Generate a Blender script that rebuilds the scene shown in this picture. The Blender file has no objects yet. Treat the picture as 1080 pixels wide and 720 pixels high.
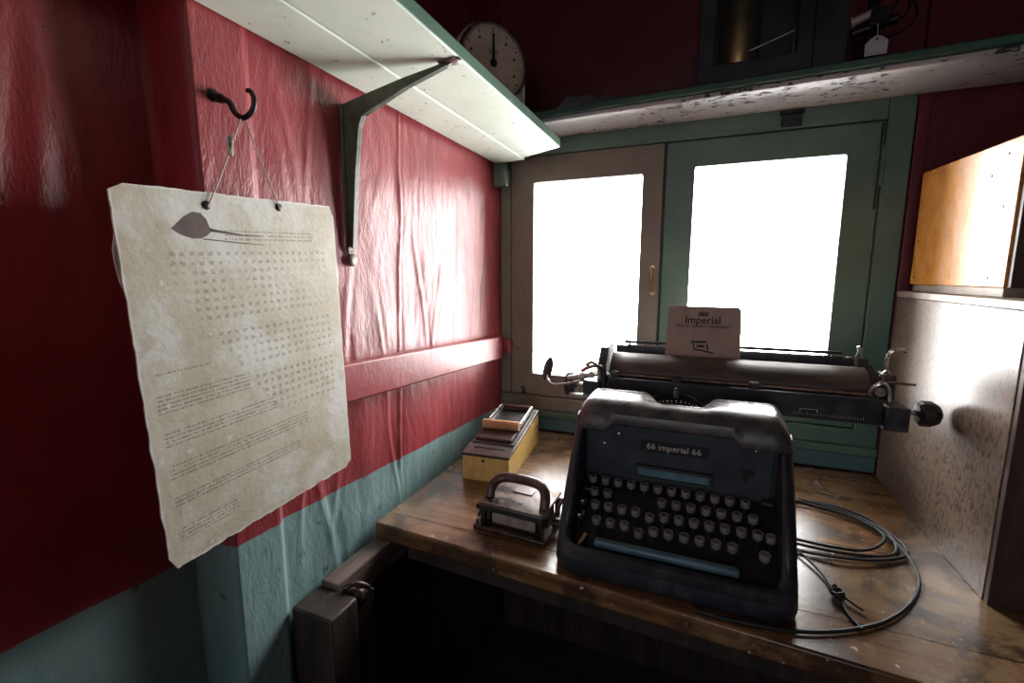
import bpy, bmesh, math, random
from mathutils import Vector, Matrix, Euler, noise as mnoise
random.seed(7)
sc = bpy.context.scene
COL = sc.collection
V = Vector
PI = math.pi

# ------------------------------------------------------------------ mesh helpers
ORG = {}

class MB:
    """collects shapes given in world (or local) coordinates, links them as ONE mesh object"""
    def __init__(self):
        self.bm = bmesh.new()
        self.mi = 0
    def _setmi(self, faces):
        for f in faces: f.material_index = self.mi
        return faces
    def box(self, a, b, rot=None, piv=None):
        x0, y0, z0 = a; x1, y1, z1 = b
        vs = [self.bm.verts.new(p) for p in ((x0,y0,z0),(x1,y0,z0),(x1,y1,z0),(x0,y1,z0),(x0,y0,z1),(x1,y0,z1),(x1,y1,z1),(x0,y1,z1))]
        fs = [self.bm.faces.new([vs[i] for i in q]) for q in ((0,3,2,1),(4,5,6,7),(0,1,5,4),(1,2,6,5),(2,3,7,6),(3,0,4,7))]
        if rot is not None:
            piv = V(piv) if piv is not None else (V(a)+V(b))/2
            for v in vs: v.co = piv + rot @ (v.co - piv)
        self._setmi(fs); return vs
    def hexa(self, pts):
        """8 corners: bottom ring (4) then top ring (4), counterclockwise"""
        vs = [self.bm.verts.new(p) for p in pts]
        fs = [self.bm.faces.new([vs[i] for i in q]) for q in ((0,3,2,1),(4,5,6,7),(0,1,5,4),(1,2,6,5),(2,3,7,6),(3,0,4,7))]
        self._setmi(fs); return vs
    def ring(self, c, u, v, r, n):
        return [self.bm.verts.new(c + u*(r*math.cos(2*PI*i/n)) + v*(r*math.sin(2*PI*i/n))) for i in range(n)]
    def loft(self, rings, cap=True, closed=True):
        fs = []
        n = len(rings[0])
        for a, b in zip(rings, rings[1:]):
            for i in range(n if closed else n-1):
                j = (i+1) % n
                fs.append(self.bm.faces.new((a[i], a[j], b[j], b[i])))
        if cap and closed:
            fs.append(self.bm.faces.new(list(reversed(rings[0]))))
            fs.append(self.bm.faces.new(rings[-1]))
        self._setmi(fs); return fs
    def lathe(self, p, axis, prof, n=24, cap=True):
        """prof: list of (distance along axis, radius)"""
        p = V(p); ax = V(axis).normalized()
        u = ax.orthogonal().normalized(); v = ax.cross(u)
        rings = [self.ring(p + ax*d, u, v, max(r, 1e-5), n) for d, r in prof]
        return self.loft(rings, cap)
    def cyl(self, a, b, r, n=16, r2=None):
        a = V(a); b = V(b); L = (b-a).length
        return self.lathe(a, b-a, [(0, r), (L, r if r2 is None else r2)], n)
    def tube(self, pts, r, n=8, closed=False):
        pts = [V(p) for p in pts]
        rings = []; u = None; m = len(pts)
        for i, p in enumerate(pts):
            if closed: t = pts[(i+1) % m] - pts[i-1]
            else: t = pts[min(i+1, m-1)] - pts[max(i-1, 0)]
            t.normalize()
            if u is None: u = t.orthogonal().normalized()
            u = (u - t*u.dot(t)).normalized()
            rr = r[i] if isinstance(r, (list, tuple)) else r
            rings.append(self.ring(p, u, t.cross(u), rr, n))
        if closed:
            self.loft(rings, cap=False)
            fs = [self.bm.faces.new((rings[-1][i], rings[-1][(i+1) % n], rings[0][(i+1) % n], rings[0][i])) for i in range(n)]
            self._setmi(fs)
        else: self.loft(rings)
    def prism(self, poly, d):
        """poly: list of world points (planar), extruded by vector d"""
        d = V(d)
        a = [self.bm.verts.new(V(p)) for p in poly]
        b = [self.bm.verts.new(V(p)+d) for p in poly]
        n = len(a)
        fs = [self.bm.faces.new(list(reversed(a))), self.bm.faces.new(b)]
        for i in range(n):
            fs.append(self.bm.faces.new((a[i], a[(i+1) % n], b[(i+1) % n], b[i])))
        self._setmi(fs)
    def frame(self, o, i, y0, y1):
        """rectangular frame in the XZ plane: o, i = (x0, x1, z0, z1)"""
        def rg(r, y): return [self.bm.verts.new(p) for p in ((r[0],y,r[2]),(r[1],y,r[2]),(r[1],y,r[3]),(r[0],y,r[3]))]
        A, B, C_, D = rg(o, y0), rg(i, y0), rg(o, y1), rg(i, y1)
        fs = []
        for k in range(4):
            j = (k+1) % 4
            fs += [self.bm.faces.new((A[k], A[j], B[j], B[k])), self.bm.faces.new((C_[j], C_[k], D[k], D[j])),
                   self.bm.faces.new((A[j], A[k], C_[k], C_[j])), self.bm.faces.new((B[k], B[j], D[j], D[k]))]
        self._setmi(fs)
    def grid(self, P, flip=False):
        """P[i][j] points -> quad sheet"""
        vs = [[self.bm.verts.new(p) for p in row] for row in P]
        fs = []
        for i in range(len(vs)-1):
            for j in range(len(vs[0])-1):
                q = (vs[i][j], vs[i+1][j], vs[i+1][j+1], vs[i][j+1])
                fs.append(self.bm.faces.new(q if not flip else tuple(reversed(q))))
        self._setmi(fs); return vs
    def build(self, name, mats, parent=None, bevel=0, seg=2, smooth=None, sub=0, solid=0, local=False):
        me = bpy.data.meshes.new(name)
        bmesh.ops.recalc_face_normals(self.bm, faces=self.bm.faces[:]) if not solid else None
        if parent is not None and not local:
            o = org(parent)
            for v in self.bm.verts: v.co -= o
        self.bm.to_mesh(me); self.bm.free()
        ob = bpy.data.objects.new(name, me); COL.objects.link(ob)
        if not isinstance(mats, (list, tuple)): mats = [mats]
        for m in mats: me.materials.append(m)
        if parent is not None: ob.parent = parent
        if solid:
            md = ob.modifiers.new('solid', 'SOLIDIFY'); md.thickness = abs(solid); md.offset = -1 if solid > 0 else 1
        if bevel:
            md = ob.modifiers.new('bevel', 'BEVEL'); md.width = bevel; md.segments = seg; md.limit_method = 'ANGLE'; md.angle_limit = math.radians(35)
        if sub:
            md = ob.modifiers.new('sub', 'SUBSURF'); md.levels = sub; md.render_levels = sub
        if smooth is None: smooth = 40
        if smooth:
            me.shade_smooth()
            try: me.set_sharp_from_angle(angle=math.radians(smooth))
            except Exception: pass
        return ob

def org(o):
    p = V((0,0,0))
    while o is not None:
        p += ORG.get(o.name, V((0,0,0))); o = o.parent
    return p

def thing(name, label, cat, loc=(0,0,0), group=None, rot=None):
    o = bpy.data.objects.new(name, None); COL.objects.link(o)
    o.location = loc; o.empty_display_size = .03
    if rot is not None: o.rotation_euler = rot
    else: ORG[o.name] = V(loc)
    o['label'] = label; o['category'] = cat
    if group: o['group'] = group
    return o

def tag(o, label, cat, group=None):
    o['label'] = label; o['category'] = cat
    if group: o['group'] = group
    return o

def struct(o, label=None, cat=None):
    o['kind'] = 'structure'
    if label: o['label'] = label
    if cat: o['category'] = cat
    return o

def spline(pts, n=8, closed=False):
    pts = [V(p) for p in pts]; out = []; m = len(pts)
    rng = range(m if closed else m-1)
    for i in rng:
        if closed: p0, p1, p2, p3 = pts[i-1], pts[i], pts[(i+1) % m], pts[(i+2) % m]
        else: p0, p1, p2, p3 = pts[max(i-1,0)], pts[i], pts[i+1], pts[min(i+2,m-1)]
        for k in range(n):
            t = k/n
            out.append(.5*((2*p1)+(p2-p0)*t+(2*p0-5*p1+4*p2-p3)*t*t+(3*p1-p0-3*p2+p3)*t**3))
    if not closed: out.append(pts[-1])
    return out

def lerp(x, xs, ys):
    if x <= xs[0]: return ys[0]
    for a, b, c, d in zip(xs, xs[1:], ys, ys[1:]):
        if x <= b: return c+(d-c)*(x-a)/(b-a)
    return ys[-1]

def text_mesh(s, size, mat, parent, loc, xdir, zdir, name='lettering', ext=.0003, sx=1.0, bold=0):
    cu = bpy.data.curves.new(name, 'FONT'); cu.body = s; cu.size = size; cu.extrude = ext; cu.align_x = 'CENTER'; cu.align_y = 'CENTER'
    cu.offset = bold; cu.resolution_u = 3
    t = bpy.data.objects.new(name, cu); COL.objects.link(t)
    dg = bpy.context.evaluated_depsgraph_get()
    me = bpy.data.meshes.new_from_object(t.evaluated_get(dg))
    bpy.data.objects.remove(t); bpy.data.curves.remove(cu)
    xd = V(xdir).normalized(); zd = V(zdir).normalized(); nd = xd.cross(zd)
    o0 = V(loc) - (org(parent) if parent is not None else V((0,0,0)))
    for v in me.vertices:
        p = v.co.copy(); v.co = o0 + xd*(p.x*sx) + zd*p.y + nd*p.z
    ob = bpy.data.objects.new(name, me); COL.objects.link(ob); me.materials.clear(); me.materials.append(mat)
    ob.parent = parent
    return ob

# ------------------------------------------------------------------ node helpers
class NT:
    def __init__(self, name):
        self.m = bpy.data.materials.new(name); self.m.use_nodes = True
        self.t = self.m.node_tree; self.n = self.t.nodes; self.l = self.t.links
        self.n.clear()
        self.out = self.n.new('ShaderNodeOutputMaterial')
        self.b = self.n.new('ShaderNodeBsdfPrincipled')
        self.l.new(self.b.outputs[0], self.out.inputs[0])
        self.tc = self.n.new('ShaderNodeTexCoord')
        self.P = self.tc.outputs['Object']
    def put(self, sock, v):
        if hasattr(v, 'default_value') and hasattr(v, 'node'): self.l.new(v, sock)
        else:
            if sock.type == 'RGBA' and len(v) == 3: v = (*v, 1)
            sock.default_value = v
    def math(self, op, a, b=0.0, c=0.0, clamp=False):
        n = self.n.new('ShaderNodeMath'); n.operation = op; n.use_clamp = clamp
        self.put(n.inputs[0], a); self.put(n.inputs[1], b); self.put(n.inputs[2], c); return n.outputs[0]
    def add(self, a, b): return self.math('ADD', a, b)
    def mul(self, a, b): return self.math('MULTIPLY', a, b)
    def step(self, x, lo, hi):
        n = self.n.new('ShaderNodeMapRange'); n.interpolation_type = 'SMOOTHSTEP'
        self.put(n.inputs[0], x); n.inputs[1].default_value = lo; n.inputs[2].default_value = hi; n.inputs[3].default_value = 0; n.inputs[4].default_value = 1
        return n.outputs[0]
    def map(self, scale=(1,1,1), loc=(0,0,0), rot=(0,0,0), src=None):
        n = self.n.new('ShaderNodeMapping'); self.l.new(src or self.P, n.inputs[0])
        n.inputs['Scale'].default_value = scale; n.inputs['Location'].default_value = loc; n.inputs['Rotation'].default_value = rot
        return n.outputs[0]
    def noise(self, scale, detail=4, rough=.55, vec=None, dist=0):
        n = self.n.new('ShaderNodeTexNoise'); self.l.new(vec or self.P, n.inputs['Vector'])
        n.inputs['Scale'].default_value = scale; n.inputs['Detail'].default_value = detail; n.inputs['Roughness'].default_value = rough; n.inputs['Distortion'].default_value = dist
        return n.outputs[0]
    def voro(self, scale, vec=None, feature='F1'):
        n = self.n.new('ShaderNodeTexVoronoi'); n.feature = feature; self.l.new(vec or self.P, n.inputs['Vector']); n.inputs['Scale'].default_value = scale
        return n.outputs[0]
    def xyz(self, src=None):
        n = self.n.new('ShaderNodeSeparateXYZ'); self.l.new(src or self.P, n.inputs[0]); return n.outputs
    def mix(self, f, a, b, mode='MIX'):
        n = self.n.new('ShaderNodeMix'); n.data_type = 'RGBA'; n.blend_type = mode
        self.put(n.inputs[0], f); self.put(n.inputs[6], a); self.put(n.inputs[7], b); return n.outputs[2]
    def bump(self, h, strength=.3, dist=.002, prev=None):
        n = self.n.new('ShaderNodeBump'); n.inputs['Strength'].default_value = strength; n.inputs['Distance'].default_value = dist
        self.l.new(h, n.inputs['Height'])
        if prev is not None: self.l.new(prev, n.inputs['Normal'])
        return n.outputs[0]
    def fin(self, col, rough=.5, metal=0, nrm=None, spec=.5, coat=0):
        self.put(self.b.inputs['Base Color'], col); self.put(self.b.inputs['Roughness'], rough); self.put(self.b.inputs['Metallic'], metal)
        self.b.inputs['Specular IOR Level'].default_value = spec
        if coat: self.b.inputs['Coat Weight'].default_value = coat; self.b.inputs['Coat Roughness'].default_value = .15
        if nrm is not None: self.l.new(nrm, self.b.inputs['Normal'])
        return self.m

def worn(name, c1, c2, scale=20, rough=.5, r2=None, metal=0, lo=.42, hi=.62, bump=.15, bscale=60, spec=.5, stretch=(1,1,1), dirt=None):
    t = NT(name); v = t.map(stretch)
    f = t.step(t.noise(scale, 5, .6, v), lo, hi)
    col = t.mix(f, c1, c2)
    if dirt is not None:
        d = t.step(t.noise(scale*3.3, 6, .7, v), .60, .68); col = t.mix(d, col, dirt)
    r = t.math('ADD', t.mul(f, (r2 if r2 is not None else rough)-rough), rough)
    nb = t.bump(t.noise(bscale, 6, .6, v), bump, .001)
    return t.fin(col, r, metal, nb, spec)

M = {}
# --- setting
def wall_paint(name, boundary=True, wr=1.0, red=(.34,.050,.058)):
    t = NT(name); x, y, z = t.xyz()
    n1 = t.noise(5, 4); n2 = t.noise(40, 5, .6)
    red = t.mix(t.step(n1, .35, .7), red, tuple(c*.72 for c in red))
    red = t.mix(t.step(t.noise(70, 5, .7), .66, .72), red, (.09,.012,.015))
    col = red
    if boundary:
        zz = t.add(t.add(z, t.mul(y, .0535)), t.mul(t.noise(16, 2), .006))
        zz = t.add(zz, t.mul(t.math('LESS_THAN', y, .4245), .030))
        teal = t.mix(t.step(n1, .35, .7), (.24,.375,.37), (.18,.29,.29))
        teal = t.mix(t.step(n2, .62, .72), teal, (.10,.17,.17))
        col = t.mix(t.step(zz, .8965, .8985), teal, red)
    r = t.math('ADD', t.mul(n2, .22), .24)
    h1 = t.noise(1, 4, .55, t.map((60, 55, 22)), .8)
    h2 = t.noise(1, 4, .6, t.map((300, 260, 90)))
    nb = t.bump(h1, .55*wr, .0025); nb = t.bump(h2, .6*wr, .0014, nb)
    return t.fin(col, r, 0, nb, .5)
M['wall'] = wall_paint('red_and_teal_gloss_wall_paint')
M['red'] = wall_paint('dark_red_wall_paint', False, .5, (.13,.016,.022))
M['rail'] = wall_paint('red_rail_paint', False, .5)

def wood_paint(name, a, b, dirt, rough=.42, lo=.62, grain=(12,60,60)):
    t = NT(name)
    g = t.noise(1, 5, .6, t.map(grain)); n = t.noise(7, 4)
    col = t.mix(t.step(n, .35, .7), a, b)
    d = t.step(t.noise(26, 7, .75), lo, lo+.06); col = t.mix(d, col, dirt)
    nb = t.bump(g, .25, .0012); nb = t.bump(t.noise(140, 4), .15, .0006, nb)
    return t.fin(col, t.math('ADD', t.mul(n, .25), rough-.12), 0, nb, .5)
M['green'] = wood_paint('green_window_paint', (.115,.205,.150), (.085,.16,.125), (.05,.05,.04), .42, .66)
M['olive'] = wood_paint('weathered_warm_lit_window_paint', (.235,.215,.165), (.19,.175,.135), (.20,.03,.025), .5, .605)  # weathered paint; the red wall's warm reflection is put into the colour
M['teal_board'] = wood_paint('teal_board_paint', (.10,.20,.22), (.08,.16,.18), (.04,.05,.05), .4, .66)
M['shelf_pale'] = wood_paint('pale_green_shelf_paint', (.62,.70,.60), (.52,.61,.52), (.10,.09,.06), .45, .60, (60,9,60))
M['shelf_edge'] = wood_paint('green_shelf_edge_paint', (.16,.27,.20), (.12,.22,.16), (.03,.04,.03), .5, .66)
M['green_dark'] = wood_paint('dark_green_shelf_edge_paint', (.055,.14,.095), (.04,.10,.07), (.02,.03,.02), .5, .66)
def peel():
    t = NT('peeling_grey_white_paint')
    n = t.noise(1, 7, .72, t.map((34, 60, 60)), .4); big = t.noise(2.5, 3)
    x_, y_, z_ = t.xyz(); zone = t.mul(t.mul(t.step(y_, 1.36, 1.29), t.mul(t.step(x_, -.30, -.12), t.step(x_, .50, .25))), .07); f = t.step(t.add(t.add(n, t.mul(big, .35)), zone), .80, .825)
    col = t.mix(t.step(big, .3, .7), (.62,.60,.58), (.47,.455,.45)); col = t.mix(f, col, (.035,.032,.03))
    nb = t.bump(t.math('SUBTRACT', 1, f), .8, .003); nb = t.bump(t.noise(90, 5), .3, .001, nb)
    return t.fin(col, t.math('ADD', t.mul(f, .3), .4), 0, nb)
M['peel'] = peel()
def table_wood():
    t = NT('varnished_table_wood'); x, y, z = t.xyz()
    g = t.noise(1, 6, .62, t.map((5, 70, 70)), .5); g2 = t.noise(1, 4, .6, t.map((22, 320, 300)))
    blot = t.noise(7, 5, .62, None, .6); b2 = t.noise(3.2, 3)
    col = t.mix(t.step(g, .32, .68), (.10,.046,.018), (.22,.115,.050))
    col = t.mix(t.mul(t.step(g2, .55, .7), .5), col, (.04,.022,.012))
    col = t.mix(t.mul(t.step(b2, .48, .66), .6), col, (.36,.24,.125))
    col = t.mix(t.mul(t.step(blot, .52, .62), .8), col, (.040,.021,.012))
    col = t.mix(t.mul(t.step(t.noise(11, 4, .6, t.map((1,1,1),(3,5,0))), .62, .70), .5), col, (.26,.075,.035))
    col = t.mix(t.mul(t.step(t.noise(38, 6, .75), .58, .64), .55), col, (.30,.22,.15)); col = t.mix(t.step(t.noise(70, 3, .6), .70, .72), col, (.60,.55,.50))
    seam = t.math('PINGPONG', t.add(y, .03), .1175)
    col = t.mix(t.math('LESS_THAN', seam, .0012), col, (.012,.008,.006))
    r = t.math('ADD', t.mul(blot, .38), .05)
    nb = t.bump(g2, .22, .0008); nb = t.bump(blot, .25, .0015, nb)
    nb = t.bump(t.math('GREATER_THAN', seam, .0012), .5, .002, nb)
    return t.fin(col, r, 0, nb, .5)
M['table'] = table_wood()
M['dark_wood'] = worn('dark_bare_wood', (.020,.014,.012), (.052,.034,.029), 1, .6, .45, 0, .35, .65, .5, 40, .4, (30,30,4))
M['bearer'] = worn('grey_brown_bare_wood', (.10,.07,.058), (.20,.15,.125), 1, .55, .4, 0, .35, .65, .5, 40, .4, (40,4,40))
M['floor'] = worn('dark_floor_boards', (.03,.022,.018), (.06,.045,.035), 1, .6, .5, 0, .35, .65, .3, 40, .4, (3,30,30))
M['ceil'] = worn('dark_ceiling_boards', (.035,.03,.028), (.055,.045,.04), 4, .7)
# --- objects
M['enamel'] = worn('black_enamel', (.018,.022,.030), (.036,.040,.048), 30, .30, .5, 0, .45, .7, .2, 220, .5, (1,1,1), (.065,.055,.05))
M['hood'] = worn('dusty_worn_enamel', (.060,.058,.062), (.12,.098,.086), 26, .27, .42, 0, .42, .66, .35, 160, .5, (1,1,1), (.035,.03,.03))
M['plate'] = worn('blue_black_enamel', (.022,.031,.041), (.034,.045,.057), 22, .38, .55, 0, .4, .7, .12, 200)
M['black'] = worn('black_rubber', (.010,.010,.012), (.022,.022,.024), 40, .5, .6)
M['bed'] = worn('dark_key_well', (.006,.006,.008), (.012,.012,.013), 40, .6, .7)
M['keycap'] = worn('aged_grey_key_plastic', (.25,.225,.22), (.17,.155,.16), 60, .35, .5)
M['ink'] = worn('faded_black_ink', (.018,.016,.016), (.04,.034,.032), 200, .7)
M['space'] = worn('blue_sheen_space_bar', (.10,.20,.25), (.14,.26,.32), 30, .3, .45)  # blue of the reflected sheen is put into this colour
M['silver'] = worn('tarnished_chrome', (.50,.48,.45), (.30,.265,.23), 50, .25, .45, 1, .4, .65, .1, 200)
M['steel'] = worn('dull_steel', (.26,.24,.22), (.13,.10,.085), 40, .45, .6, 1, .4, .65, .2, 120)
M['brass'] = worn('dull_brass', (.50,.36,.15), (.30,.20,.09), 30, .28, .45, 1)
M['bail'] = worn('brown_bail_metal', (.30,.22,.16), (.18,.12,.09), 60, .4, .5, .6)
M['papertable'] = worn('grey_brown_dusty_metal', (.060,.050,.043), (.10,.082,.068), 30, .5, .62, 0, .4, .65, .2, 90, .5, (.4,2,2))
M['ivory'] = worn('ivory_markings', (.55,.52,.47), (.42,.39,.35), 90, .6)
M['iron'] = worn('dark_rusted_iron', (.045,.035,.032), (.12,.075,.055), 45, .3, .55, .55, .42, .66, .4, 120, .5)
M['iron_pale'] = worn('pale_worn_metal', (.42,.35,.31), (.30,.24,.20), 50, .45, .55, .1)
M['handle'] = worn('worn_brown_handle', (.075,.048,.042), (.15,.10,.085), 30, .28, .45, .2, .4, .65, .2, 120)
M['yellow'] = worn('yellow_varnished_wood', (.78,.52,.17), (.66,.42,.12), 14, .42, .5, 0, .35, .7, .15, 80, .5, (4,4,1))
M['lid'] = worn('dark_red_brown_lid', (.050,.026,.024), (.080,.042,.037), 22, .34, .45, 0, .42, .62, .04, 30)
M['black_trim'] = worn('black_metal_trim', (.015,.014,.016), (.03,.028,.03), 40, .42, .55, 0, .42, .62, .06)
M['roller'] = worn('tan_rubber_roller', (.52,.27,.12), (.62,.37,.19), 18, .45, .55)
M['cable'] = worn('black_cable_rubber', (.008,.009,.010), (.014,.014,.016), 60, .6, .5)
def crate_mat():
    t = NT('speckled_grey_brown_board')
    n = t.noise(5, 4); sp = t.noise(1, 4, .6, t.map((165, 165, 80)))
    col = t.mix(t.step(n, .35, .68), (.215,.155,.115), (.15,.105,.08))
    col = t.mix(t.mul(t.step(sp, .50, .62), .85), col, (.05,.034,.028))
    nb = t.bump(sp, .25, .001)
    return t.fin(col, t.math('ADD', t.mul(n, .25), .20), 0, nb, .55)
M['crate'] = crate_mat()
M['crate_edge'] = worn('pale_crate_edge', (.42,.36,.30), (.32,.26,.21), 20, .5)
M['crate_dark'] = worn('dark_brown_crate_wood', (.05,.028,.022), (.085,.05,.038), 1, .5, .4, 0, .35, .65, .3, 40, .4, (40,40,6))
M['orange'] = worn('orange_varnish', (.75,.33,.055), (.62,.24,.035), 9, .24, .34, 0, .4, .7, .10, 60, .7, (1,3,1), (.30,.10,.02))
M['booklet'] = worn('faded_pink_brown_paper', (.44,.345,.29), (.36,.28,.235), 18, .75, .8, 0, .35, .7, .1, 120, .2)
M['pages'] = worn('aged_page_edges', (.62,.55,.46), (.50,.43,.35), 60, .8)
M['scale_body'] = worn('grey_scale_enamel', (.55,.53,.51), (.42,.40,.385), 16, .35, .5)
M['dial'] = worn('yellowed_dial', (.66,.56,.45), (.54,.46,.37), 14, .5, .6)
M['case'] = worn('blue_black_case_wood', (.012,.013,.02), (.022,.022,.03), 12, .35, .5)
M['paper'] = worn('pale_tag_paper', (.55,.53,.56), (.46,.44,.46), 30, .7)
M['lint'] = worn('grey_lint', (.16,.14,.14), (.10,.085,.085), 40, .9, .9, 0, .4, .6, .8, 90)
M['string'] = worn('pale_string', (.55,.48,.44), (.42,.33,.28), 200, .8)
M['bracket'] = worn('olive_green_bracket_paint', (.10,.125,.085), (.06,.07,.05), 24, .33, .5, 0, .42, .66, .25, 90, .5, (1,1,1), (.03,.03,.025))
M['black_iron'] = worn('black_wrought_iron', (.012,.011,.011), (.03,.026,.024), 60, .35, .5, .4)
M['stain'] = worn('brown_stain', (.115,.075,.065), (.085,.055,.05), 60, .7)
def glass():
    t = NT('window_glass'); t.n.remove(t.b)
    tr = t.n.new('ShaderNodeBsdfTransparent'); gl = t.n.new('ShaderNodeBsdfGlossy'); gl.inputs['Roughness'].default_value = .05
    fr = t.n.new('ShaderNodeFresnel'); fr.inputs[0].default_value = 1.35
    mx = t.n.new('ShaderNodeMixShader'); t.l.new(fr.outputs[0], mx.inputs[0]); t.l.new(tr.outputs[0], mx.inputs[1]); t.l.new(gl.outputs[0], mx.inputs[2]); t.l.new(mx.outputs[0], t.out.inputs[0])
    return t.m
M['glass'] = glass()
CW, CH = .322, .469
def card_mat():
    t = NT('yellowed_printed_card'); x, y, z = t.xyz()
    u = t.mul(x, 1/CW); v = t.mul(z, 1/CH)
    n = t.noise(9, 5, .6); n2 = t.noise(30, 6, .7); w = t.noise(5, 4, .6, t.map((1,1,1),(4,2,7)))
    col = t.mix(t.step(n, .35, .65), (.60,.565,.475), (.49,.435,.325))
    col = t.mix(t.mul(t.step(w, .50, .62), .75), col, (.70,.70,.67))
    col = t.mix(t.mul(t.step(n2, .52, .66), .55), col, (.40,.33,.215)); col = t.mix(t.mul(t.step(t.noise(60, 5, .7), .60, .66), .6), col, (.74,.73,.70))
    def rng(c, a, b): return t.mul(t.math('GREATER_THAN', c, a), t.math('LESS_THAN', c, b))
    # table of small printed entries
    fx = t.math('ABSOLUTE', t.math('SUBTRACT', t.math('FRACT', t.mul(u, 27.0)), .5)); fz = t.math('ABSOLUTE', t.math('SUBTRACT', t.math('FRACT', t.mul(v, 40.0)), .5))
    jit = t.noise(420, 1)
    dots = t.mul(t.math('LESS_THAN', t.math('MAXIMUM', fx, t.mul(fz, 1.15)), t.mul(jit, .46)), rng(v, .33, .845))
    edge = t.add(.16, t.mul(t.math('SUBTRACT', .75, v), .95))
    dots = t.mul(dots, t.mul(t.math('GREATER_THAN', u, t.math('MAXIMUM', .14, edge)), t.math('LESS_THAN', u, .93)))
    gap = t.math('SUBTRACT', 1, t.math('MAXIMUM', rng(v, .62, .645), rng(v, .475, .50)))
    fade = t.step(t.noise(13, 3, .5), .34, .52)
    dots = t.mul(t.mul(dots, gap), t.add(.25, t.mul(fade, .75)))
    # running lines of small print
    dash = t.math('GREATER_THAN', t.noise(1, 2, .6, t.map((420, 1, 88))), .47)
    ln = t.math('LESS_THAN', t.math('FRACT', t.mul(v, 88.0)), .45)
    blocks = None
    for a, b, c, d in ((.05,.26,.535,.545),(.04,.42,.425,.485),(.05,.55,.335,.385),(.05,.72,.245,.295),(.05,.66,.165,.20),(.05,.30,.07,.115),(.38,.84,.875,.91)):
        k = t.mul(rng(u, a, b), rng(v, c, d)); blocks = k if blocks is None else t.math('MAXIMUM', blocks, k)
    lines = t.mul(t.mul(dash, ln), blocks)
    ink = t.math('MAXIMUM', t.mul(dots, .46), t.mul(lines, .60))
    col = t.mix(ink, col, (.12,.10,.075))
    ed = t.math('MINIMUM', t.math('MINIMUM', u, t.math('SUBTRACT', 1, u)), t.math('MINIMUM', v, t.math('SUBTRACT', 1, v)))
    col = t.mix(t.math('SUBTRACT', 1, t.step(t.add(ed, t.mul(n2, -.02)), -.010, -.002)), col, (.72,.70,.66))
    nb = t.bump(n2, .5, .0015); nb = t.bump(t.noise(120, 4), .3, .0006, nb)
    return t.fin(col, .5, 0, nb, .4)
M['card'] = card_mat()
M['card_edge'] = worn('frayed_white_card_edge', (.66,.64,.60), (.50,.46,.38), 60, .8)

# ------------------------------------------------------------------ setting
CAM = V((0,0,1.28))
WX = -.64            # left wall
BY = 1.45            # window wall

def wall_x(y, z):
    """distance of the painted left wall from its plane: lining folds and wrinkles"""
    if y < .09: base = -.545  # unseen stud added out of view to shade the recessed panel
    elif y < .10: base = -.545 - (y-.09)/.01*.17
    elif y < .424: base = -.715
    elif y < .430: base = -.715 + (y-.424)/.006*.084
    elif y < .512: base = -.631
    elif y < .522: base = -.631 - (y-.512)/.010*.009
    else: base = WX
    d = 0
    p = V((y*7, z*2.2, 3.1)); d += .0035*mnoise.noise(p)
    p = V((y*22, z*6, 7.7)); d += .0018*mnoise.noise(p)
    p = V((y*60+2.5*mnoise.noise(V((y*5, z*5, 1))), z*13, 1.7)); d += .0009*mnoise.noise(p)
    for y0, sl, zz0, zz1, amp, wd in ((.872,.05,.75,1.75,.0036,.006),(.795,-.10,.70,1.25,.0025,.007),(.70,.16,.7,1.35,.0018,.008),(.965,-.16,.98,1.42,.003,.008),(1.03,.22,1.0,1.4,.0022,.009),(.60,.10,.75,1.7,.002,.006),(.565,-.14,.6,1.05,.0028,.009),(.655,-.22,1.1,1.62,.0014,.009),(1.13,.05,.9,1.55,.0015,.01),(.30,.03,1.2,1.75,.004,.014),(.36,-.12,1.25,1.6,.003,.01),(.22,.18,1.3,1.65,.0035,.012)):
        if zz0 < z < zz1:
            k = y - y0 - sl*(z-1.2) - .012*mnoise.noise(V((z*6, y0*9, 0)))
            e = min(1, (z-zz0)/.1, (zz1-z)/.1)
            d += amp*e*math.exp(-(k/wd)**2)*(1 if k < 0 else .7) - amp*.5*e*math.exp(-((k-wd*1.6)/wd)**2)
    if y > .43 and y < .522: d *= .45
    return base + d

def samples(spans):
    out = []
    for a, b, n in spans: out += [a+(b-a)*i/n for i in range(n)]
    out.append(spans[-1][1]); return out
ys = samples([(-1.7,.08,12),(.08,.11,6),(.11,.42,50),(.42,.435,5),(.435,.53,22),(.53,1.455,210)])
zs = samples([(0,.5,14),(.5,1.72,250),(1.72,2.32,16)])
mb = MB(); mb.grid([[(wall_x(y, z), y, z) for z in zs] for y in ys])
w = mb.build('wall_left', M['wall'], solid=.04, smooth=180); struct(w)
# make the solid grow away from the room
w.modifiers[0].offset = 1 if (w.data.polygons[0].normal.x < 0) else -1

mb = MB()
mb.frame((-.70, 1.62, -.02, 2.32), (-.638, .455, .752, 1.722), BY+.008, BY+.10)
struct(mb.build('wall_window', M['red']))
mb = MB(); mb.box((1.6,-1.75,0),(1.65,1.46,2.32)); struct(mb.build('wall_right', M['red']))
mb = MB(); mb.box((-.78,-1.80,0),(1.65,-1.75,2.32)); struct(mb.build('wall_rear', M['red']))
mb = MB(); mb.box((-.78,-1.80,-.05),(1.65,1.55,0)); struct(mb.build('floor', M['floor']))
mb = MB(); mb.box((-.78,-1.80,2.30),(1.65,1.55,2.35)); struct(mb.build('ceiling', M['ceil']))
mb = MB(); mb.box((.458,BY-.012,.02),(.482,BY+.008,2.30)); struct(mb.build('trim_1', M['red'], bevel=.002))
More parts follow.
